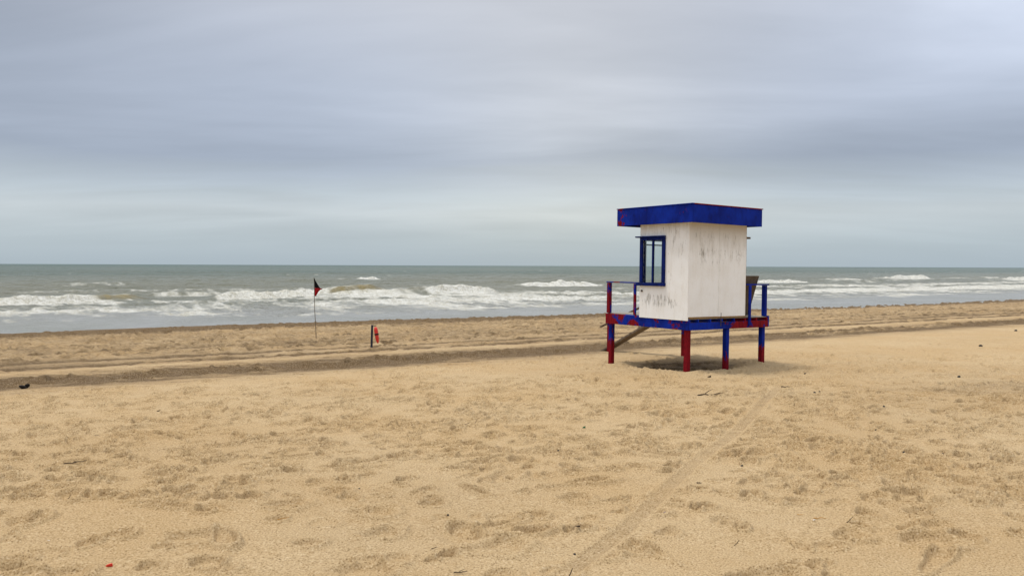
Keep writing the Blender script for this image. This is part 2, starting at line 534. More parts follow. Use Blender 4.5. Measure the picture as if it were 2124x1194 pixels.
def sea_material():
    m, t = mat('sea_water')
    co = t.coord('Object')
    foam = t.attr('foam'); silt = t.attr('silt'); far = t.attr('offshore')
    rot = t.mapping(co, rot=(0, 0, -SHORE))
    n1 = t.noise(t.mapping(rot, scale=(.9, 1.5, 1)), .9, 6, .62)
    n2 = t.noise(t.mapping(rot, scale=(.5, 1.2, 1)), .13, 5, .6)
    n3 = t.noise(t.mapping(rot, scale=(1, 1.5, 1)), 4.2, 4, .65)
    n4 = t.noise(t.mapping(rot, scale=(.35, 1.0, 1)), .022, 5, .62)
    col = t.mix(far, (.180, .174, .124), (.040, .080, .062))
    col = t.mix(t.math('MULTIPLY', t.step(n4, .40, .66), .6), col, (.125, .130, .090))
    col = t.mix(silt, col, (.245, .190, .075))
    lw = t.noise(t.mapping(rot, scale=(.25, .12, 1)), 1.0, 5, .65)
    h = t.math('ADD', t.math('MULTIPLY', n1, .5), t.math('ADD', t.math('MULTIPLY', n3, .10), t.math('MULTIPLY', n2, 1.6)))
    nrm = t.bump(h, 1.0, 1.2)
    wash = t.attr('wash')
    col = t.mix(t.math('MULTIPLY', wash, t.step(lw, .3, .7, .55, 1.0)), col, (.290, .288, .268))
    water = t.principled(col, .30, t.step(far, .2, 1.0, .36, .10), nrm, IOR=1.33)
    # foam: white, broken up into lace
    lace = t.noise(t.mapping(rot, scale=(1.0, .38, 1)), 1.6, 6, .70, .4)
    lace2 = t.noise(t.mapping(rot, scale=(1.0, .6, 1)), 6.0, 4, .7)
    fz = t.math('ADD', foam, t.math('ADD', t.math('MULTIPLY', t.math('SUBTRACT', lace, .5), .75), t.math('MULTIPLY', t.math('SUBTRACT', lace2, .5), .35)))
    cov = t.math('MULTIPLY', t.step(fz, .35, .80), t.step(foam, .04, .22))
    fcol = t.mix(t.step(t.math('ADD', lace2, t.math('SUBTRACT', lace, .5)), .35, .75), (.76, .74, .67), (.46, .43, .34))
    fcol = t.mix(t.math('MULTIPLY', silt, .45), fcol, (.55, .48, .30))
    fb = t.bump(t.math('ADD', lace, t.math('MULTIPLY', lace2, .5)), .9, .6)
    fo = t.principled(fcol, .9, .1, fb)
    mx = t.n('ShaderNodeMixShader')
    t.link(cov, mx.inputs[0]); t.link(water, mx.inputs[1]); t.link(fo, mx.inputs[2])
    t.out(mx.outputs[0])
    return m


# ---------------------------------------------------------------- sand sheet
th = np.concatenate([np.radians(np.arange(-180, -37, 4.0)), np.radians(np.linspace(-36, 36, 960)), np.radians(np.arange(38, 180, 4.0))])
r1 = []; r = 4.3
while r < 16.5:
    r1.append(r); r += .0142 * (r / 4.3) ** .6
r2 = []
while r < 60:
    r += .075 * (r / 16.5) ** 1.25; r2.append(r)
r3 = []
while r < 150:
    r += .9 * (r / 60); r3.append(r)
rr = np.concatenate([[.15, .6, 1.2, 1.9, 2.6, 3.2, 3.7, 4.0], r1, r2, r3, [200, 300, 500, 900, 2000, 6000, 20000]])
TH, RR = np.meshgrid(th, rr)
BX = RR * np.sin(TH); BY = RR * np.cos(TH)
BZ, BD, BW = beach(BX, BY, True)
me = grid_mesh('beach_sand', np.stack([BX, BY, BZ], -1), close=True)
set_attr(me, 'damp', BD); set_attr(me, 'wet', BW)  # damp also carries the shade painted under the tower
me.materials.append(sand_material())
ob = bpy.data.objects.new('beach_sand', me); COL.objects.link(ob)
ob['kind'] = 'structure'
ob['label'] = 'tan beach sand with footprints, wheel tracks and darker damp bands'

# ---------------------------------------------------------------- sea sheet with surf
th = np.radians(np.concatenate([np.arange(-78, -36, 3.0), np.linspace(-35, 36, 900), np.arange(37, 56.5, 1.2)]))
nr = []; n = 38.0
while n < 62: nr.append(n); n += .16
while n < 125: nr.append(n); n += .30
while n < 420: nr.append(n); n += .45 * (n / 125) ** 2.0
while n < 40000: nr.append(n); n *= 1.09
nr.append(40000)
TH, NN = np.meshgrid(th, np.array(nr))
RS = NN / np.cos(TH + SHORE)
SX = RS * np.sin(TH); SY = RS * np.cos(TH)
S = SX * ES[0] + SY * ES[1]
N = NN.copy()
fade = 1 - sst(N, 500, 2500)
D = N - 43.0
# chop and swell
L1 = fbm(S * .40, N * .13, 5, .62) + .55 * fbm(S * 1.7 + 5, N * .42, 3, .6)      # broken, patchy pattern of the foam
CH = fbm(S * .9, N * .75, 4, .62)                                                # short lumpy chop
zc_ = (.06 + .20 * sst(D, 5, 40)) * fbm(S * .35, N * .8, 4, .55) * 2 + (.10 * sst(D, 2, 12)) * CH
ph = N * 2 * math.pi / 27 + 3.0 * fbm(S * .012, N * .01, 3) * 2
sw = (np.exp(1.4 * np.sin(ph)) / math.e ** 1.4 - .25) * (.55 + 1.2 * fbm(S * .016 + 3, N * .02, 3))
zc_ += .85 * sw * sst(N, 82, 108)
ph = S * .05 + N * 2 * math.pi / 9.5 + 5 * fbm(S * .03, N * .05, 2)
zc_ += .16 * np.sin(ph) * sst(D, 15, 60) * (.5 + fbm(S * .05, N * .06 + 7, 2))
zs = zc_ * fade
foam = np.zeros_like(N); silt = np.zeros_like(N)
# whitecaps out at sea
wc = fbm(S * .05 + 11, N * .12, 3) + .6 * fbm(S * .5, N * 1.1, 3)
foam = np.maximum(foam, .75 * sst(wc, .30, .44) * sst(N, 92, 120) * (1 - sst(N, 300, 800)))
NROW = np.array(nr)


def toe(px, py):
    p = at_z(px, py, WATER)
    return p.x * ES[0] + p.y * ES[1], p.x * EN[0] + p.y * EN[1]


def rows(n0, n1):
    i = int(np.searchsorted(NROW, n0)); j = int(np.searchsorted(NROW, n1))
    return slice(max(i, 0), min(j, len(NROW)))


def breaker(pts, height, roll=1.0, back=5.0, lace=.55, brown=0.0, clean=0.0, taper=.30, lumps=.45):
    """a breaking wave: steep face towards the beach, long back, foam rolling at its foot"""
    sn = sorted(toe(*p) for p in pts)
    ss = np.array([a for a, b in sn]); nn = np.array([b for a, b in sn])
    R = rows(nn.min() - 14, nn.max() + 22)
    s_, n_ = S[R], N[R]
    L = ss[-1] - ss[0]
    e1 = fbm(s_ * .25, n_ * .25, 3) * .16 * L
    env = sst(s_ + e1, ss[0] - taper * L * .5, ss[0] + taper * L) * (1 - sst(s_ + e1, ss[-1] - taper * L, ss[-1] + taper * L * .5))
    line = s_[:1]
    wob = 1.5 * fbm(line * .10 + height * 9, line * 0 + 3, 3) + .7 * fbm(line * .5 + height, line * 0 + 8, 3)
    x = n_ - (np.interp(s_, ss, nn) + 2.0 + wob)
    hm = .68 * height * np.clip(.80 + .9 * fbm(line * .14 + nn[0], line * 0 + 1.5, 3) + .7 * (0.3 if clean else 1) * fbm(line * .8 + nn[0], line * 0 + 2.5, 4, .65), .25, 1.6)
    prof = np.where(x > 0, np.exp(-(x / (back * .62)) ** 2), np.exp(-np.abs(x / 1.25) ** 2.0))
    lp = lumps * fbm(s_ * 1.0, n_ * .9, 4, .68) * np.exp(-((x + .8) / 2.0) ** 2)
    zs[R] = zs[R] * (1 - .7 * env * np.exp(-(x / 6) ** 2)) + env * (hm * prof + lp * roll)
    f_roll = np.exp(-np.abs((x + 1.0) / 1.7) ** 4) * roll * 1.05
    if clean:
        f_roll = np.exp(-((x + 2.1) / .85) ** 4) * roll * 1.1 + .5 * np.exp(-((x - .2) / .4) ** 2)
    if clean:
        foam[R] *= 1 - .97 * env * np.exp(-((x + .2) / 1.5) ** 6)
    f_back = lace * np.where(x > 0, np.exp(-(x / (back * 1.4)) ** 2), 0)
    f_front = .7 * lace * np.where(x < 0, np.exp(-(x / 7) ** 2), 0)
    foam[R] = np.maximum(foam[R], np.sqrt(env) * np.maximum(f_roll, np.maximum(f_back, f_front)))
    silt[R] = np.maximum(silt[R], env * brown * np.exp(-((x + .6) / 1.0) ** 2) * np.clip(.75 + 2.2 * fbm(s_ * 1.3, n_ * .3, 4, .65), 0, 1.1))


def sheet(pts, width, amount):
    """a band of lacy white water"""
    sn = sorted(toe(*p) for p in pts)
    ss = np.array([a for a, b in sn]); nn = np.array([b for a, b in sn])
    R = rows(nn.min() - 2.5 * width - 4, nn.max() + 2.5 * width + 4)
    s_, n_ = S[R], N[R]
    env = sst(s_, ss[0] - 10, ss[0] + 8) * (1 - sst(s_, ss[-1] - 8, ss[-1] + 10))
    x = (n_ - np.interp(s_, ss, nn) - 3.0 * fbm(s_ * .06, n_ * .05, 3) - 1.6 * fbm(s_ * .35, n_ * .1, 3)) / width
    g = np.exp(-np.abs(x) ** 2.4) * env
    foam[R] = np.maximum(foam[R], g * amount * .93)
    zs[R] += .26 * g * fbm(s_ * 1.1 + 3, n_ * .8, 4, .65)


# inner white water, left to right
sheet([(-300, 664), (0, 648), (330, 641), (640, 634)], 5.5, .76)
sheet([(-200, 640), (0, 634), (200, 628), (500, 624), (660, 616)], 5.5, .68)
sheet([(560, 637), (800, 630), (1000, 623), (1290, 614)], 7.0, .86)
sheet([(640, 618), (1000, 612), (1290, 605)], 7.5, .86)
sheet([(1230, 614), (1600, 606), (1850, 601), (2300, 589)], 9.0, .92)
sheet([(1300, 600), (1560, 595), (1850, 592), (2300, 582)], 7.0, .74)
sheet([(0, 668), (130, 664), (300, 655), (480, 650), (640, 646)], 2.2, .60)
sheet([(640, 650), (900, 641), (1250, 632), (1650, 620), (2100, 605)], 3.4, .58)
sheet([(300, 660), (640, 652), (1000, 642)], 1.8, .52)
sheet([(60, 598), (200, 595), (420, 591)], 9.0, .56)
sheet([(640, 583), (760, 581)], 6.0, .46)
sheet([(1700, 583), (1950, 580), (2200, 576)], 9.0, .46)
sheet([(-300, 655), (0, 641), (330, 634), (640, 626)], 4.5, .60)
sheet([(620, 627), (800, 622), (1000, 617), (1290, 609)], 6.0, .80)
sheet([(250, 648), (640, 641), (1000, 632), (1290, 622)], 4.0, .60)
sheet([(1230, 624), (1600, 613), (1850, 607), (2300, 594)], 5.0, .62)
sheet([(-200, 612), (200, 606), (500, 602), (680, 599)], 8.0, .46)
# breakers
breaker([(-160, 645), (0, 634), (110, 630), (225, 625)], 1.00, 1.0, 5, .66, .25)
breaker([(300, 616), (400, 614), (500, 613)], .85, .50, 4, .60, .15)
breaker([(455, 622), (560, 619), (660, 614)], 1.15, 1.0, 6, .68, .45)
breaker([(615, 612), (665, 610), (715, 609)], 1.10, 1.0, 6, .7)
breaker([(775, 612), (850, 610), (930, 609)], 1.05, .55, 7, .70, .1)
breaker([(880, 611), (960, 609), (1050, 608)], 1.35, 1.0, 7, .72)
breaker([(695, 583), (740, 582)], .8, .75, 4, .4)
breaker([(742, 584), (775, 583), (802, 582)], 1.3, 1.0, 5, .4)
breaker([(1080, 596), (1170, 595), (1250, 594)], 1.2, 1.0, 6, .5)
breaker([(1540, 589), (1620, 588), (1685, 587)], 1.5, 1.0, 6, .5)
breaker([(1740, 588), (1800, 587), (1860, 586)], 1.3, .35, 6, .42)
breaker([(1850, 581), (1900, 580), (1940, 579)], 1.8, 1.0, 5, .4)
breaker([(2050, 583), (2124, 581), (2240, 577)], 1.5, .8, 6, .5)
breaker([(150, 662), (230, 659), (400, 654), (480, 652)], .25, .62, 2, .35, .2, lumps=.2)
breaker([(0, 671), (60, 668), (125, 665)], .22, .7, 2, .35, lumps=.2)
breaker([(640, 645), (760, 640), (1000, 636)], .25, .55, 2, .35, .2, lumps=.2)
breaker([(688, 611), (745, 610), (806, 608)], 2.10, 1.0, 5, .30, 1.25, clean=1, taper=.22, lumps=.2)
breaker([(185, 627), (240, 624), (300, 621)], .85, .5, 5, .40, .9, clean=1, taper=.35, lumps=.3)
foam = foam + 1.10 * L1 * sst(foam, .02, .35) * (1 - .45 * sst(foam, .75, 1.0))
foam = np.clip(foam, 0, 1.3)
# swash: calm towards the sand
zs = zs * sst(D, -3, 12)
offs = sst(N, 60, 330) * .75 + .25 * sst(N, 330, 2500)
me = grid_mesh('sea', np.stack([SX, SY, WATER + zs], -1))
set_attr(me, 'wash', (1 - sst(D, 6, 30)))
set_attr(me, 'foam', foam); set_attr(me, 'silt', np.clip(silt, 0, 1)); set_attr(me, 'offshore', offs)
me.materials.append(sea_material())
ob = bpy.data.objects.new('sea', me); COL.objects.link(ob)
ob['kind'] = 'structure'
ob['label'] = 'grey green sea with rows of white breaking waves'


# ---------------------------------------------------------------- object helpers
def link(name, me, parent=None, m=None, label=None):
    o = bpy.data.objects.new(name, me)
    COL.objects.link(o)
    if parent is not None:
        o.parent = parent
    if m is not None:
        me.materials.clear(); me.materials.append(m)
    if label:
        o['label'] = label
    return o


def empty(name, loc, rz=0, label=None, cat=None, group=None):
    o = bpy.data.objects.new(name, None)
    COL.objects.link(o)
    o.location = loc; o.rotation_euler = (0, 0, rz)
    o.empty_display_size = .2
    tag(o, label, cat, group)
    return o


def tag(o, label, cat, group=None):
    o['label'] = label; o['category'] = cat
    if group:
        o['group'] = group


def bm_box(bm, x0, x1, y0, y1, z0, z1, M=None):
    vs = []
    for z in (z0, z1):
        for (x, y) in ((x0, y0), (x1, y0), (x1, y1), (x0, y1)):
            v = Vector((x, y, z))
            vs.append(bm.verts.new(M @ v if M else v))
    a = vs
    fs = [(3, 2, 1, 0), (4, 5, 6, 7), (0, 1, 5, 4), (1, 2, 6, 5), (2, 3, 7, 6), (3, 0, 4, 7)]
    return [bm.faces.new([a[i] for i in f]) for f in fs]


def done(bm, name, bevel=0.004):
    if bevel:
        bmesh.ops.bevel(bm, geom=list(bm.edges), offset=bevel, segments=1, affect='EDGES', clamp_overlap=True)
    bmesh.ops.recalc_face_normals(bm, faces=list(bm.faces))
    me = bpy.data.meshes.new(name)
    bm.to_mesh(me); bm.free()
    return me


def box(name, parent, m, x0, x1, y0, y1, z0, z1, bevel=.004, label=None, jit=0.0):
    bm = bmesh.new()
    bm_box(bm, x0, x1, y0, y1, z0, z1)
    if jit:
        for v in bm.verts:
            v.co += Vector((random.uniform(-jit, jit), random.uniform(-jit, jit), random.uniform(-jit, jit)))
    return link(name, done(bm, name, bevel), parent, m, label)


def beam_between(name, parent, m, p0, p1, w, h, bevel=.004, up=(0, 0, 1), label=None):
    p0 = Vector(p0); p1 = Vector(p1)
    d = (p1 - p0); L = d.length; d.normalize()
    side = d.cross(Vector(up)).normalized(); u2 = side.cross(d)
    M = Matrix((side, d, u2)).transposed().to_4x4(); M.translation = p0
    bm = bmesh.new()
    bm_box(bm, -w / 2, w / 2, 0, L, -h / 2, h / 2, M)
    return link(name, done(bm, name, bevel), parent, m, label)


# ---------------------------------------------------------------- materials: tower
def paint_material(name, blue=.5, zred=None, scale=5.0, seed=0.0, grad=None, tall=1.0):
    """navy paint flaking off to an older red coat; blue = share of blue; zred = height below which red dominates"""
    m, t = mat(name)
    co = t.mapping(t.coord('Object'), loc=(seed, seed * 1.7, seed * .6))
    a = t.noise(t.mapping(co, scale=(1, 1, tall)), scale, 8, .68, .6)
    b = t.noise(t.mapping(co, scale=(1, 1, .35)), scale * 5, 5, .65)
    f = t.math('ADD', a, t.math('MULTIPLY', t.math('SUBTRACT', b, .5), .22))
    thr = 0.5 + (blue - .5) * .55
    if zred is not None:
        sp = t.n('ShaderNodeSeparateXYZ'); t.link(t.coord('Object'), sp.inputs[0])
        f = t.math('ADD', f, t.step(sp.outputs[2], zred + .30, zred - .25, -.05, .20))
    if grad is not None:       # (axis, start, end, amount): older coat showing more towards one end
        sp = t.n('ShaderNodeSeparateXYZ'); t.link(t.coord('Object'), sp.inputs[0])
        f = t.math('ADD', f, t.step(sp.outputs[grad[0]], grad[1], grad[2], 0, grad[3]))
    k = t.step(f, thr - .012, thr + .012)
    nb = t.mix(t.step(t.noise(co, 2.0, 4, .6), .35, .68), t.mix(t.step(b, .3, .75), (.002, .010, .150), (.002, .014, .200)), t.mix(t.step(b, .3, .75), (.003, .020, .270), (.005, .032, .340)))
    rd = t.mix(t.step(b, .3, .75), (.235, .005, .010), (.115, .004, .010))
    col = t.mix(k, nb, rd)
    wear = t.step(t.noise(co, scale * 9, 4, .7), .70, .76)
    col = t.mix(t.math('MULTIPLY', wear, .7), col, (.22, .18, .15))
    grime = t.step(t.noise(t.mapping(co, scale=(1, 1, .3)), 11, 5, .65), .45, .75)
    col = t.mix(t.math('MULTIPLY', grime, .45), col, t.mix(1.0, col, (.35, .35, .35), 'MULTIPLY'))
    h = t.math('ADD', t.math('MULTIPLY', k, -.5), t.math('MULTIPLY', b, .5))
    t.out(t.principled(col, t.step(b, .2, .8, .6, .85), .10, t.bump(h, .5, .004)))
    return m


def white_material(name, spots, dirt_top=None, seed=0.0):
    """off-white paint on plywood, peeled to grey wood in vertical slivers inside the given patches (local x, y, z, radius, strength)"""
    m, t = mat(name)
    co = t.coord('Object')
    cs = t.mapping(co, loc=(seed, seed, seed))
    fine = t.noise(t.mapping(cs, scale=(1, 1, .07)), 75, 4, .6)
    mid = t.noise(t.mapping(cs, scale=(1, 1, .22)), 9, 5, .65)
    cloud_ = t.noise(cs, 2.2, 5, .6)
    patch = None
    for (x, y, z, rx, rz, st) in spots:
        vm = t.n('ShaderNodeVectorMath', operation='LENGTH')
        t.link(t.mapping(co, scale=(1 / rx, 1 / rx, 1 / rz), loc=(-x / rx, -y / rx, -z / rz)), vm.inputs[0])
        p = t.step(vm.outputs['Value'], 1.0, .25, 0, st)
        patch = p if patch is None else t.math('MAXIMUM', patch, p)
    f = t.math('ADD', t.math('MULTIPLY', fine, .95), t.math('MULTIPLY', mid, .40))
    f = t.math('ADD', f, t.math('MULTIPLY', patch, .145))
    k = t.step(f, .85, .92)
    paint = t.mix(t.step(cloud_, .35, .7), (.880, .875, .850), (.835, .820, .780))
    paint = t.mix(t.math('MULTIPLY', t.step(mid, .45, .75), .25), paint, (.66, .60, .50))
    if dirt_top is not None:
        sp = t.n('ShaderNodeSeparateXYZ'); t.link(co, sp.inputs[0])
        g = t.math('MULTIPLY', t.step(t.math('ADD', sp.outputs[2], t.math('MULTIPLY', t.math('SUBTRACT', mid, .5), 1.0)), dirt_top - .35, dirt_top + .3), .36)
        paint = t.mix(g, paint, (.38, .33, .25))
    wood = t.mix(t.step(fine, .3, .7), (.40, .37, .31), (.20, .18, .145))
    col = t.mix(t.math('MULTIPLY', k, .8), paint, wood)
    dots = t.step(t.noise(cs, 42, 2, .5), .735, .76)
    col = t.mix(t.math('MULTIPLY', dots, .6), col, (.16, .14, .11))
    t.out(t.principled(col, .75, .2, t.bump(t.math('SUBTRACT', fine, k), .35, .004)))
    return m


def wood_material(name, c1, c2, rough=.85):
    m, t = mat(name)
    co = t.coord('Object')
    g = t.noise(t.mapping(co, scale=(3, 3, 3)), 3, 5, .6)
    f = t.noise(co, 38, 5, .7)
    v = t.math('ADD', t.math('MULTIPLY', g, .6), t.math('MULTIPLY', f, .5))
    t.out(t.principled(t.mix(t.step(v, .4, .75), c1, c2), rough, .2, t.bump(f, .5, .006)))
    return m


def plain(name, c, rough=.6, spec=.3, var=.35, scale=30):
    m, t = mat(name)
    f = t.noise(t.coord('Object'), scale, 4, .6)
    t.out(t.principled(t.mix(t.step(f, .35, .7), c, tuple(x * (1 - var) for x in c)), rough, spec, t.bump(f, .3, .004)))
    return m


def glass_material():
    m, t = mat('window_glass')
    tr = t.n('ShaderNodeBsdfTransparent'); tr.inputs[0].default_value = (.97, .985, .98, 1)
    gl = t.n('ShaderNodeBsdfGlossy'); gl.inputs['Roughness'].default_value = .03
    gl.inputs['Color'].default_value = (.9, .95, .95, 1)
    fr = t.n('ShaderNodeFresnel'); fr.inputs[0].default_value = 1.3
    mx = t.n('ShaderNodeMixShader')
    t.link(fr.outputs[0], mx.inputs[0]); t.link(tr.outputs[0], mx.inputs[1]); t.link(gl.outputs[0], mx.inputs[2])
    t.out(mx.outputs[0])
    return m


M_FASC = paint_material('navy_paint_roof', .79, None, 5.5, 3.0, (1, 1.5, 2.1, .13))
M_FASC2 = paint_material('navy_paint_roof_right', .86, None, 4.5, 9.0)
M_DRIP = paint_material('red_drip_paint', .30, None, 3.0, 5.0)
M_BEAML = paint_material('navy_red_beam', .60, None, 3.2, 1.0, (1, 1.7, 2.5, .16))
M_BEAMR = paint_material('navy_red_beam_right', .72, None, 3.0, 14.3, (0, 1.3, 1.7, .20))
M_FRAME = plain('navy_window_paint', (.002, .012, .130), .7, .12, .5, 9)
M_RAIL = paint_material('navy_red_rail', .60, None, 5.0, 2.0)
M_POSTL = paint_material('navy_red_post', .42, None, 7.0, 8.0, tall=.45)
M_POSTR = paint_material('navy_post', .74, None, 7.0, 7.0, tall=.45)
M_LEG_F = paint_material('red_leg', .30, .85, 7.0, 11.0, tall=.45)
M_LEG_L = paint_material('red_blue_leg', .40, .30, 7.0, 12.0, tall=.45)
M_LEG_R = paint_material('blue_red_leg', .60, .26, 7.0, 13.6, tall=.45)
M_LEG_M = paint_material('blue_leg_red_foot', .74, .24, 7.0, 15.0, tall=.45)
M_LEG_B = paint_material('dark_red_leg', .45, .30, 7.0, 16.0, tall=.45)
M_W_LEFT = white_material('white_plywood_left', [(0, .90, 1.47, .80, .26, 1.15), (0, 1.05, 1.52, .42, .2, 1.2), (0, .4, 1.42, .25, .2, 1.0), (0, .35, 2.7, .4, .6, .55), (0, .6, 3.0, .8, .2, .5)], 3.25, 0.0)
M_W_RIGHT = white_material('white_plywood_right', [(.42, 0, 2.50, .28, .45, 1.2), (.95, 0, 2.50, .65, .42, .75), (1.6, 0, 2.55, .3, .4, .85), (.5, 0, 2.95, .7, .3, .8), (1.2, 0, 2.9, .9, .25, .6)], 2.65, 4.0)
M_W_BACK = white_material('white_plywood_back', [(1, 1, 2, .5, .5, .8)], 3.1, 9.0)
M_PLY = wood_material('bare_plywood_edge', (.36, .22, .09), (.22, .13, .05))
M_DECK = wood_material('weathered_deck_wood', (.36, .32, .26), (.22, .19, .15))
M_DARKW = wood_material('dark_brown_wood', (.130, .098, .068), (.065, .048, .034))
M_STAIR = wood_material('grey_brown_stair_wood', (.20, .155, .11), (.09, .062, .042))
M_GLASS = glass_material()
M_METAL = plain('rusty_metal', (.10, .07, .05), .6)
M_FELT = plain('roof_felt', (.08, .08, .085), .9)

# ---------------------------------------------------------------- lifeguard tower
T = empty('lifeguard_tower', (TF[0], TF[1], 0), math.atan2(TV[1], TV[0]),
          'white lifeguard hut on stilts with navy and red peeling paint', 'lifeguard tower')
T.rotation_euler = (0, .012, T.rotation_euler[2])      # it has settled a little towards the right
# local x runs along the right-hand face, local y towards the sea, z up
DX, DY = 2.73, 2.64         # platform
HX, HY = 1.885, 1.47         # hut
ZB0, ZD = 0.850, 1.105      # underside of the beams, top of the deck
W_ = .110


def leg(x, y, m, top=ZB0 + .10, lab=None):
    """a square timber sunk in the sand"""
    wx = TF[0] + TV[0] * x + TU[0] * y; wy = TF[1] + TV[1] * x + TU[1] * y
    g = ground_z(wx, wy)
    bm = bmesh.new()
    bm_box(bm, x - W_ / 2, x + W_ / 2, y - W_ / 2, y + W_ / 2, g - .35, top)
    link('leg', done(bm, 'leg', .007), T, m, lab)


IN = .085
leg(IN, IN, M_LEG_F, lab='mostly red front leg')
leg(IN, DY - IN, M_LEG_L)
leg(DX - IN, IN, M_LEG_R)
leg(DX * .5, IN, M_LEG_M)
leg(DX - IN, DY - IN, M_LEG_B)

# beams
box('beam', T, M_BEAML, -.022, .022, -.022, DY + .03, ZB0, ZD - .012, .005, 'navy beam flaking to red under the window wall', .003)
box('beam', T, M_BEAMR, .024, DX + .02, -.020, .024, ZB0, 1.012, .005, 'navy beam with red right end', .003)
box('beam', T, M_BEAML, DX - .045, DX, .026, DY, ZB0, 1.012, .005)
box('beam', T, M_BEAML, .024, DX - .047, DY - .02, DY + .025, ZB0, 1.012, .005)
box('beam', T, M_DARKW, DX * .5 - .05, DX * .5 - .01, .03, DY - .03, ZB0 + .02, 1.010, .004)
# joists lying on the beams, their painted ends showing
jx = [.045, .32, .72, 1.11, 1.52, 1.92, 2.32, 2.70]
for i, x in enumerate(jx):
    box('joist', T, M_BEAMR if i != 3 else M_POSTR, x - .018, x + .018, -.018, DY - .005, 1.014, 1.080, .003, None, .002)
# deck boards across the joists
nb = 17
bw = (DY - .02) / nb
for i in range(nb):
    y0 = .012 + i * bw
    x0 = .026 + (0 if i else .0)
    dz = random.uniform(-.002, .002)
    box('deck_board', T, M_DECK, .026, DX + random.uniform(-.01, .015), y0 + .004, y0 + bw - .004, 1.082 + dz, 1.104 + dz, .003)
# end bracket at the right-hand corner
box('corner_block', T, M_POSTR, DX + .001, DX + .045, -.022, .05, ZB0 + .015, ZD + .012, .004)
# bare plywood edge under the right-hand wall
box('bottom_plate', T, M_PLY, .012, HX + .06, -.016, .030, 1.106, 1.1355, .003, 'bare tan timber plate below the wall')
box('nailed_strap', T, M_METAL, 1.045, 1.060, -.031, -.023, .91, 1.22, .001)
box('nailed_strap', T, M_METAL, DX * .5 - .36, DX * .5 - .10, -.06, -.021, 1.014, 1.020, .001)

# hut walls -----------------------------------------------------------------
WZ0, WZ1 = 1.112, 3.26
TH_ = .022


def wall_open(name, m, axis, a0, a1, c0, c1, oa0, oa1, oz0, oz1):
    """a wall sheet with one opening; axis 'x': plane across x (runs along y)"""
    bm = bmesh.new()
    for (p0, p1, z0, z1) in ((a0, oa0, WZ0, WZ1), (oa1, a1, WZ0, WZ1), (oa0, oa1, WZ0, oz0), (oa0, oa1, oz1, WZ1)):
        if axis == 'x':
            bm_box(bm, c0, c1, p0, p1, z0, z1)
        else:
            bm_box(bm, p0, p1, c0, c1, z0, z1)
    return link(name, done(bm, name, 0), T, m)


WZ0 = 1.062
wall_open('wall', M_W_LEFT, 'x', -.030, HY, -.046, -.024, .745, 1.36, 1.87, 2.845)
WZ0 = 1.112
pr = [(-.023, .958), (.962, HX)]
for (a, b) in pr:
    box('wall_panel', T, M_W_RIGHT, a, b, -.026, -.006, 1.140 if a < .5 else 1.136, WZ1, .0015)
wall_open('wall', M_W_BACK, 'y', -.022, HX, HY - .024, HY - .002, .10, 1.80, 1.87, 2.845)
wall_open('wall', M_W_BACK, 'x', .018, HY - .026, HX - .024, HX - .002, .45, 1.15, 1.13, 2.85)
box('wall_trim', T, M_PLY, HX + .001, HX + .010, -.024, .030, 1.142, WZ1 - .01, .001)
box('hut_floor', T, M_DECK, .03, HX - .03, .03, HY - .03, 1.108, 1.125, .002)
d = box('door', T, M_STAIR, HX - .022, HX + .006, .455, 1.145, 1.135, 2.845, .003, 'closed timber door at the back')
box('handle', d, M_METAL, HX + .006, HX + .04, .52, .54, 1.95, 2.05, .003)

# window in the left wall and the one round the corner facing the sea ---------


def window(name, lab):
    return link(name, bpy.data.meshes.new(name), T, None, lab)


bm = bmesh.new()
fx0, fx1 = -.085, .010
y0, y1, z0, z1, fw = .655, 1.450, 1.80, 2.912, .090
bm_box(bm, fx0, fx1, y0, y0 + fw, z0 + .075, z1 - .07)
bm_box(bm, fx0, fx1, y1 - fw, y1, z0 + .075, z1 - .07)
bm_box(bm, fx0, fx1, y0, y1, z1 - .068, z1)
wl = link('window', done(bm, 'window', .004), T, M_FRAME, 'navy framed window with two tall panes')
box('sill', wl, M_FRAME, -.115, .012, y0 - .015, HY + .065, z0, z0 + .073, .005)
box('mullion', wl, M_FRAME, -.060, -.012, 1.035, 1.077, z0 + .075, z1 - .07, .003)
box('hood', wl, M_FRAME, -.125, .0, y0 + .0, HY + .10, z1 + .002, z1 + .030, .004)
box('pane', wl, M_GLASS, -.038, -.033, y0 + fw, 1.034, z0 + .075, z1 - .07, 0)
box('pane', wl, M_GLASS, -.038, -.033, 1.078, y1 - fw, z0 + .075, z1 - .07, 0)
bm = bmesh.new()
bm_box(bm, .06, .125, HY - .035, HY + .045, z0 + .075, z1 - .07)
bm_box(bm, 1.76, 1.83, HY - .035, HY + .045, z0 + .075, z1 - .07)
bm_box(bm, .06, 1.83, HY - .035, HY + .045, z1 - .068, z1)
bm_box(bm, .06, 1.83, HY - .035, HY + .065, z0, z0 + .073)
ws = link('window', done(bm, 'window', .004), T, M_FRAME, 'wide window facing the sea')
box('transom_bar', ws, M_STAIR, .127, 1.758, HY - .02, HY + .02, 2.740, 2.770, .003)
box('mullion', ws, M_FRAME, .99, 1.03, HY - .02, HY + .02, z0 + .075, 2.738, .003)
for a, b in ((.127, .988), (1.032, 1.758)):
    box('pane', ws, M_GLASS, a, b, HY + .002, HY + .007, z0 + .075, 2.738, 0)
box('hood', ws, M_FRAME, .003, 1.86, HY - .03, HY + .205, z1 + .004, z1 + .028, .004)
hb = beam_between('bracket', T, M_DARKW, (HX + .012, .10, 2.945), (HX + .27, .10, 2.945), .06, .045)
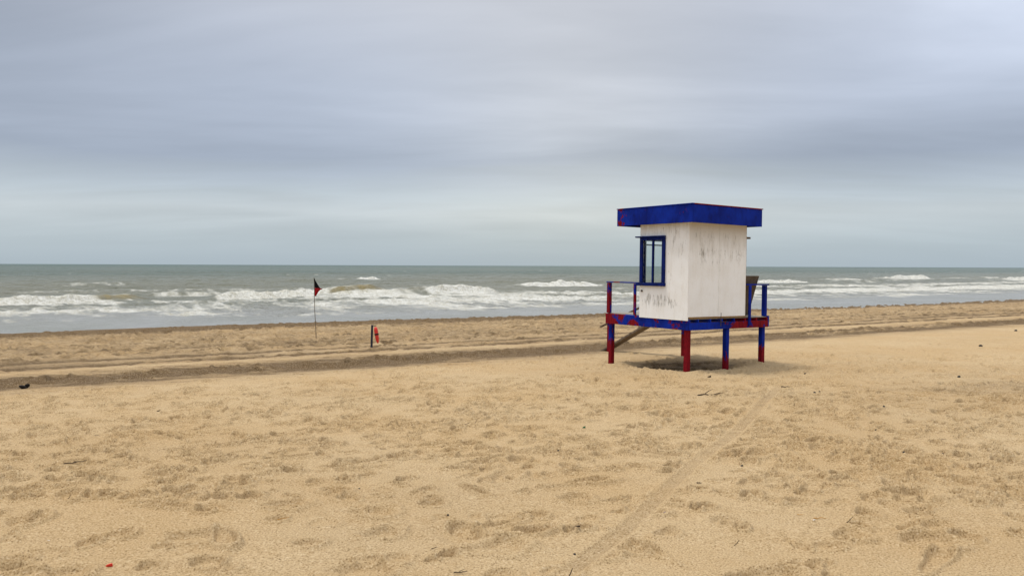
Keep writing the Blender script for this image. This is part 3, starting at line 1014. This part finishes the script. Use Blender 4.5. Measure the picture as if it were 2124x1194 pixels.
# small round hook below the window
bm = bmesh.new()
bmesh.ops.create_cone(bm, cap_ends=True, segments=12, radius1=.026, radius2=.020, depth=.03, matrix=Matrix.Translation((-.056, 1.385, 1.68)) @ Matrix.Rotation(math.pi / 2, 4, 'Y'))
link('round_hook', done(bm, 'round_hook', 0), T, M_METAL)

# roof ------------------------------------------------------------------------
RX_0, RX_1, RY_0, RY_1, RZ0, RZ1 = -.22, 2.11, -.28, 2.09, 3.195, 3.582
roof = box('roof', T, M_FELT, RX_0 + .03, RX_1 - .03, RY_0 + .03, RY_1 - .03, RZ1 - .10, RZ1 + .005, .003)
box('soffit', roof, M_STAIR, RX_0 + .03, RX_1 - .03, RY_0 + .03, RY_1 - .03, RZ0 + .08, RZ0 + .095, .002)
box('fascia_board', roof, M_FASC, RX_0, RX_0 + .025, RY_0, RY_1, RZ0, RZ1, .004, None, .003)
box('fascia_board', roof, M_FASC2, RX_0 + .027, RX_1, RY_0 + .001, RY_0 + .026, RZ0, RZ1, .004, None, .003)
box('fascia_board', roof, M_FASC, RX_0 + .027, RX_1, RY_1 - .026, RY_1, RZ0, RZ1, .004)
box('fascia_board', roof, M_FASC, RX_1 - .026, RX_1 - .001, RY_0 + .028, RY_1 - .028, RZ0, RZ1, .004)
box('drip_edge', roof, M_FASC, RX_0 - .012, RX_0 + .05, RY_0 - .012, RY_1 + .01, RZ1 + .006, RZ1 + .026, .003)
box('drip_edge', roof, M_DRIP, RX_0 + .052, RX_1 + .02, RY_0 - .012, RY_0 + .05, RZ1 + .004, RZ1 + .026, .003, 'red edge strip along the right side')

# railings --------------------------------------------------------------------
box('rail_post', T, M_POSTL, -.030, .062, DY - .10, DY - .008, ZD + .001, 1.845, .005, None, .003)
box('rail_post', T, M_POSTL, -.024, .030, 1.640, 1.702, ZD + .001, 1.842, .005, None, .003)
box('top_rail', T, M_RAIL, -.035, .055, HY + .075, DY + .005, 1.848, 1.876, .004)
box('rail_post', T, M_POSTR, 1.985, 2.070, -.054, -.025, .905, 1.830, .005, None, .004)
box('rail_post', T, M_POSTR, DX - .115, DX - .022, -.005, .087, ZD + .001, 1.838, .005, None, .003)
box('top_rail', T, M_POSTR, 1.94, DX - .01, -.052, .050, 1.842, 1.872, .004)
# the back post at the head of the stairs
box('rail_post', T, M_POSTL, 1.95, 2.02, DY - .08, DY - .01, ZD + .001, 1.75, .005)

# stairs to the sea -------------------------------------------------------------
SX0, SX1 = 2.00, 2.64
gz = ground_z(*(TF + TV * 2.4 + TU * 5.0))
st = empty('gangplank', (0, 0, 0)); st.parent = T
del st['label']; del st['category']
top = Vector((0, DY + .03, 1.04)); bot = Vector((0, 5.02, gz + .02))
rx = SX0 + .12
for q, wq in ((-.075, .140), (.075, .140)):
    beam_between('plank', st, M_STAIR, (rx + q, top.y, top.z - .02), (rx + q, bot.y + .12, bot.z - .03), wq, .055)
dn = (bot - top).normalized()
up_ = Vector((1, 0, 0)).cross(dn)
for i in range(7):
    p = top.lerp(bot, (i + .7) / 7.2) + up_ * .032
    beam_between('cleat', st, M_STAIR, (rx - .15, p.y, p.z), (rx + .15, p.y, p.z), .05, .03, .003, up=tuple(up_))
box('stair_post', st, M_LEG_L, SX0 - .075, SX0 - .026, 4.70, 4.79, gz - .2, .70, .005, 'battered navy and red post at the foot of the plank', .006)
beam_between('handrail', st, M_STAIR, (SX0 - .05, 2.66, 1.50), (SX0 - .05, 5.08, .545), .09, .035)

# ---------------------------------------------------------------- board leaning on the rail
B = empty('leaning_board', (0, 0, 0), 0, 'dark brown wooden panel leaning on the right railing of the hut', 'board')
B.matrix_world = T.matrix_basis @ Matrix.Translation((2.19, .33, ZD + .012)) @ Matrix.Rotation(math.atan2(.235, .74), 4, 'X')
box('panel', B, M_DARKW, -.23, .24, -.012, .012, .0, .99, .003)
box('batten', B, M_STAIR, -.23, -.17, .013, .036, .02, .97, .003)
box('batten', B, M_STAIR, .17, .235, .013, .036, .02, .97, .003)
box('batten', B, M_STAIR, -.168, .168, .013, .034, .75, .82, .003)


# ---------------------------------------------------------------- lathes and tubes
def tube(bm, pts, radii, seg=8):
    rings = []
    n = len(pts)
    for i, p in enumerate(pts):
        d = (pts[min(i + 1, n - 1)] - pts[max(i - 1, 0)]).normalized()
        a = d.orthogonal().normalized() if i == 0 else (prev - d * prev.dot(d)).normalized()
        prev = a
        b = d.cross(a)
        rings.append([bm.verts.new(p + (a * math.cos(k * 2 * math.pi / seg) + b * math.sin(k * 2 * math.pi / seg)) * radii[i]) for k in range(seg)])
    for r0, r1_ in zip(rings, rings[1:]):
        for k in range(seg):
            bm.faces.new((r0[k], r0[(k + 1) % seg], r1_[(k + 1) % seg], r1_[k]))
    bm.faces.new(rings[0][::-1]); bm.faces.new(rings[-1])


def smooth(o):
    for p in o.data.polygons:
        p.use_smooth = True
    return o


# ---------------------------------------------------------------- flag
M_POLE = plain('bamboo_pole', (.16, .12, .08), .7)
M_BLACK = plain('black_cloth', (.012, .011, .012), .9, .1)
M_REDC = plain('red_cloth', (.38, .012, .016), .85, .1)
fb = at(656, 703)
k = fb.y / FPX
F = empty('warning_flag', fb, 0, 'black and red warning flag on a thin leaning pole near the waterline', 'flag')
Hf = 133.5 * k
tip = Vector((-4.6 * k, 0, Hf))
bm = bmesh.new()
pts = [Vector((0, 0, -.3)).lerp(tip, i / 10) + Vector((.010 * math.sin(i * .8), 0, 0)) for i in range(11)]
tube(bm, pts, [.016 - .0008 * i for i in range(11)], 8)
smooth(link('pole', done(bm, 'pole', 0), F, M_POLE))


def cloth(name, m, t0, t1, wf):
    bm = bmesh.new()
    R, C = 9, 8
    g = []
    for i in range(R):
        t = t0 + (t1 - t0) * i / (R - 1)
        base = tip + (Vector((0.4 * k, 0, 0)) - tip) * (t * .285) - Vector((0, 0, .5 * k))
        w, drop = wf(t)
        row = []
        for j in range(C):
            q = j / (C - 1)
            row.append(bm.verts.new(base + Vector((w * q, -.03 * math.sin(q * 7 + t * 5) * q * 1.3 - .02 * q, -drop * q * q))))
        g.append(row)
    for i in range(R - 1):
        for j in range(C - 1):
            bm.faces.new((g[i][j], g[i][j + 1], g[i + 1][j + 1], g[i + 1][j]))
    o = smooth(link(name, done(bm, name, 0), F, m))
    md = o.modifiers.new('thickness', 'SOLIDIFY'); md.thickness = .005; md.offset = 0
    return o


cloth('flag_cloth', M_BLACK, 0.0, .56, lambda t: ((.3 + 23.0 * t) * k, 4 * k * t))['label'] = 'black upper half of the flag'
cloth('flag_cloth', M_REDC, .565, 1.0, lambda t: ((17.5 - 8.5 * ((t - .565) / .435) ** .5 * 1.75) * k + .002, (2.0 - 3 * (t - .565)) * k))['label'] = 'red lower half of the flag'

# ---------------------------------------------------------------- rescue buoy post
M_NPOST = plain('dark_navy_post', (.020, .024, .045), .6)
M_ORANGE = plain('orange_red_plastic', (.72, .030, .018), .4, .5, .15)
M_BAND = plain('black_webbing', (.02, .012, .012), .8)
pb = at(770, 721)
k = pb.y / FPX
P = empty('rescue_post', pb, 0, 'short dark post standing in the sand beside the vehicle tracks', 'post')
bm = bmesh.new()
bm_box(bm, -.030, .030, -.03, .03, -.3, 48.5 * k)
for v in bm.verts:
    if v.co.z > 0:
        v.co.x += 2.0 * k
link('post', done(bm, 'post', .006), P, M_NPOST)
beam_between('peg', P, M_METAL, (2.0 * k + .02, 0, 46.5 * k), (2.0 * k + .13, 0, 46.8 * k), .018, .018, .002)
R_ = empty('rescue_buoy', pb + Vector((9.2 * k, -.035, 45.0 * k)), 0, 'red torpedo rescue buoy with a black band hanging on the short post', 'rescue buoy')
R_.rotation_euler = (0, math.radians(-8.5), 0)
Lb = 34.5 * k
prof = [(0, .012), (.02, .035), (.07, .055), (.16, .066), (.30, .070), (.42, .068), (.47, .064), (.60, .067), (.74, .062), (.86, .050), (.95, .034), (.99, .018), (1.0, .008)]
bm = bmesh.new()
tube(bm, [Vector((0, 0, -t * Lb)) for t, r in prof], [r * .86 for t, r in prof], 20)
smooth(link('buoy_body', done(bm, 'buoy_body', 0), R_, M_ORANGE))
bm = bmesh.new()
tube(bm, [Vector((0, 0, -t * Lb)) for t in (.40, .41, .49, .50)], [.057, .066, .065, .055], 20)
smooth(link('band', done(bm, 'band', 0), R_, M_BAND))
bm = bmesh.new()
tube(bm, [Vector((0, 0, -.005)), Vector((-.012, 0, .015)), Vector((-.025, 0, .035)), Vector((-.04, .0, .05))], [.006] * 4, 6)
smooth(link('cord', done(bm, 'cord', 0), R_, M_BAND))

# ---------------------------------------------------------------- litter and driftwood on the sand
M_TWIG = wood_material('twig_bark', (.075, .050, .030), (.035, .024, .015))
M_REED = wood_material('orange_reed', (.46, .24, .06), (.30, .15, .04))
M_STONE = plain('dark_pebble', (.040, .034, .030), .8)
M_CLUMP = plain('black_clump', (.020, .016, .013), .9, .15)
M_SHELL = plain('white_shell', (.78, .75, .70), .4)
M_REDP = plain('red_plastic', (.75, .030, .012), .35, .5)
M_GREEN = plain('green_plastic', (.010, .16, .055), .4, .5)
M_BLUEP = plain('blue_plastic', (.012, .022, .20), .4, .5)


def twig(px, py, wpx, label, m=None, rise=.12, ang=None, branch=0, thick=1.0, name='twig'):
    p = at(px, py); k = p.y / FPX
    L = wpx * k
    o = empty(name, p, ang if ang is not None else random.uniform(-.25, .25), label, 'twig')
    bm = bmesh.new()
    n = 7
    amp = L * .06
    pts = [Vector(((i / (n - 1) - .5) * L, amp * math.sin(i * 1.3 + px), .010 + rise * L * (i / (n - 1)) ** 1.5 + amp * .4 * math.sin(i * 1.9 + py))) for i in range(n)]
    r0 = max(.0035, min(.014, .028 * L)) * thick
    tube(bm, pts, [r0 * (1 - .5 * i / n) * (1 + .2 * math.sin(i * 2.2)) for i in range(n)], 7)
    smooth(link('stem', done(bm, 'stem', 0), o, m or M_TWIG))
    for b in range(branch):
        bm = bmesh.new()
        s0 = pts[2 + b * 2 % 4]
        dr = Vector((.5 * L * random.uniform(.5, 1), (-1) ** b * L * .3, L * random.uniform(.05, .2)))
        q = [s0 + dr * (i / 4) + Vector((0, 0, .02 * L * math.sin(i))) for i in range(5)]
        tube(bm, q, [r0 * .6 * (1 - .5 * i / 5) for i in range(5)], 6)
        smooth(link('side_shoot', done(bm, 'side_shoot', 0), o, m or M_TWIG))
    return o


def lump(name, px, py, wpx, hpx, label, cat, m, seed=0, rough=.35):
    p = at(px, py); k = p.y / FPX
    bm = bmesh.new()
    bmesh.ops.create_icosphere(bm, subdivisions=3, radius=1)
    rn = random.Random(seed * 7 + int(px))
    dirs = [Vector((rn.gauss(0, 1), rn.gauss(0, 1), rn.gauss(0, 1))).normalized() for _ in range(9)]
    amps = [rn.uniform(-rough, rough) for _ in dirs]
    for v in bm.verts:
        d = v.co.normalized()
        f = 1 + sum(a * max(0, d.dot(q)) ** 3 for a, q in zip(amps, dirs))
        v.co = d * f
    W2 = wpx * k / 2; H2 = max(hpx * k / 2, W2 * .35)
    bmesh.ops.scale(bm, vec=(W2, W2 * .75, H2), verts=bm.verts)
    me = done(bm, name, 0)
    o = smooth(link(name, me, None, m))
    o.location = p + Vector((0, 0, H2 * .45)); o.rotation_euler = (0, 0, rn.uniform(-.5, .5))
    tag(o, label, cat)
    return o


def chip(px, py, wpx, label, m, hpx=3, name='wood_chip', cat='wood chip', ang=0.0):
    p = at(px, py); k = p.y / FPX
    L = wpx * k / 2; Hh = hpx * k / 2
    bm = bmesh.new()
    rn = random.Random(int(px * 3 + py))
    outline = [(-1, -.2), (-.5, -.5), (.3, -.45), (1, -.15), (.8, .35), (.1, .5), (-.7, .4)]
    lo = [bm.verts.new((x * L, y * L * .7, -.4 * Hh)) for x, y in outline]
    hi = [bm.verts.new((x * L * .9, y * L * .6, Hh * (1.0 + .7 * x + rn.uniform(-.3, .3)))) for x, y in outline]
    n = len(outline)
    bm.faces.new(lo[::-1]); bm.faces.new(hi)
    for i in range(n):
        bm.faces.new((lo[i], lo[(i + 1) % n], hi[(i + 1) % n], hi[i]))
    o = link(name, done(bm, name, 0), None, m)
    o.location = p + Vector((0, 0, Hh * .7)); o.rotation_euler = (0, 0, ang)
    tag(o, label, cat)
    return o


def shell(px, py, wpx, label):
    p = at(px, py); k = p.y / FPX
    L = max(wpx * k / 2, .012)
    bm = bmesh.new()
    R, C = 6, 13
    top_ = []; bt = []
    for i in range(R):
        q = i / (R - 1)
        for lst, sc in ((top_, 1.0), (bt, .86)):
            lst.append([bm.verts.new((L * q * math.cos(a) * (1 + .05 * math.cos(8 * a)), L * q * math.sin(a) * .9,
                                      sc * L * .55 * (1 - q * q) + (0.0 if sc == 1 else 0))) for a in np.linspace(.25, math.pi - .25, C)])
    for lst in (top_, bt):
        for i in range(R - 1):
            for j in range(C - 1):
                bm.faces.new((lst[i][j], lst[i][j + 1], lst[i + 1][j + 1], lst[i + 1][j]))
    o = smooth(link('shell', done(bm, 'shell', 0), None, M_SHELL))
    o.location = p + Vector((0, 0, .006)); o.rotation_euler = (.35, 0, random.uniform(-1, 1))
    tag(o, label, 'shell')


# the black clump at the left has a thicker and a thinner end
cl = lump('seaweed_clump', 48, 806, 17, 10, 'black clump lying by the dark damp band at the far left', 'seaweed', M_CLUMP, 1, .5)
o2 = lump('tail_end', 57, 805, 12, 11, '', '', M_CLUMP, 2, .5)
o2.location.z += .02
mw = o2.matrix_basis.copy(); o2.parent = cl; o2.matrix_basis = cl.matrix_basis.inverted() @ mw
del o2['label']; del o2['category']

twig(227, 909, 26, 'straight dark twig lying left of the faint wheel groove', rise=.02, ang=-.06, thick=1.2)
twig(201, 905, 9, 'tiny twig just left of the straight dark twig', ang=.4)
twig(156, 962, 44, 'long thin twig with a knobbly right end near the left edge', rise=.14, ang=.12, branch=1)
twig(144, 1031, 7, 'tiny upright twig stub in the left foreground', rise=1.2, ang=0)
twig(579, 936, 9, 'short raised twig left of centre', rise=.7)
twig(588, 1084, 24, 'thin orange brown straw in the left foreground', M_REED, .16, .15)
twig(795, 930, 15, 'short brown twig lying among scuffs left of centre', rise=.03, ang=-.25)
twig(919, 932, 8, 'little bent twig above the centre of the foreground', rise=.6)
twig(970, 882, 12, 'small forked twig in the middle of the sand', rise=.4, branch=1)
twig(987, 880, 5, 'tiny upright sprig beside the forked twig', rise=1.8, ang=0)
twig(1002, 972, 10, 'small raised twig below the forked twig', rise=.5)
twig(955, 1188, 28, 'dark twig lying at the bottom edge near the centre', rise=.1, ang=.08, thick=1.3, branch=1)
twig(901, 1138, 12, 'short crooked twig above the bottom edge twig', rise=.3, branch=1)
twig(1184, 1188, 7, 'upright stub in the big hollow at the bottom', rise=2.2, ang=0, thick=1.4)
twig(1352, 822, 24, 'hair thin curved twig in front of the hut', rise=.25, thick=.7)
twig(1630, 804, 20, 'stout dark stick lying to the right in front of the hut', rise=.0, ang=-.05, thick=2.0)
twig(1470, 821, 46, 'branched twig lying in front of the hut legs', rise=.05, ang=-.03, branch=3, thick=1.1)
twig(1700, 1075, 26, 'orange reed stem in the right foreground', M_REED, .05, -.05, thick=1.3)
twig(1660, 1069, 12, 'orange splinter left of the orange reed stem', M_REED, .1, -.4)
twig(1762, 1085, 14, 'dark forked twig in a scuff in the right foreground', rise=.8, branch=1)
twig(1528, 1130, 10, 'curled dark twig below the wheel track', rise=1.3, branch=1)
twig(1450, 1006, 10, 'short thick dark twig beside the wheel track', rise=.02, thick=1.8)
twig(1955, 912, 14, 'thin slanting twig far out on the right sand', rise=.1, ang=-.6)

chip(329, 853, 8, 'dark chip lying left of the faint wheel groove far end', M_TWIG)
chip(1471, 784, 8, 'dark angular chip in front of the hut legs', M_TWIG, 4)
chip(1102, 1069, 8, 'dark angular chip in the centre foreground', M_TWIG, 5)
chip(1199, 1101, 11, 'dark sliver beside the wheel track in the foreground', M_TWIG, 3, ang=-.5)
chip(227, 1177, 15, 'crumpled bright red plastic scrap in the bottom left corner', M_REDP, 6, 'plastic_scrap', 'litter')
chip(1211, 887, 7, 'small green bottle cap in the middle of the sand', M_GREEN, 4, 'bottle_cap', 'litter')
chip(1378, 1065, 5, 'tiny blue plastic fragment right of the wheel track', M_BLUEP, 4, 'plastic_fragment', 'litter')
for (px, py, w, lab) in [
        (2034, 718, 8, 'dark stone alone on the far right sand'), (2107, 687, 6, 'small stone near the right edge by the dark band'),
        (1690, 817, 5, 'left of two pebbles right of the stout stick'), (1700, 814, 4, 'right of two pebbles right of the stout stick'),
        (1833, 850, 5, 'round dark pebble on the pale right sand'), (1816, 896, 4, 'pebble below the round dark one on the right'),
        (1539, 970, 6, 'pebble between wheel track and churned patch'), (1868, 1018, 5, 'pebble in the long scuff on the right'),
        (1874, 946, 5, 'left pebble of the pair on the right sand'), (1955, 943, 5, 'right pebble of the pair on the right sand'),
        (1989, 785, 7, 'flat dark stone on the right sand below the lone stone'), (1670, 772, 5, 'pebble right of the hut legs'),
        (1158, 945, 4, 'lone pebble right of centre in the sand'), (929, 1071, 5, 'dark pebble in the centre foreground'),
        (745, 1012, 4, 'pebble left of centre in the foreground'), (1192, 1148, 6, 'black pebble above the big bottom hollow'),
        (369, 881, 4, 'pebble lying in the faint wheel groove on the left')]:
    lump('pebble', px, py, w, w * .7, lab, 'pebble', M_STONE, 3, .25)
for (px, py, w, lab) in [(83, 883, 4, 'white shell speck near the left edge'), (100, 1130, 5, 'white shell in the left foreground'),
                         (1690, 1079, 8, 'white broken shell beside the orange reed stem'), (1999, 1034, 7, 'white shell on the far right foreground'),
                         (1787, 801, 4, 'pale shell speck right of the stout stick')]:
    shell(px, py, w, lab)
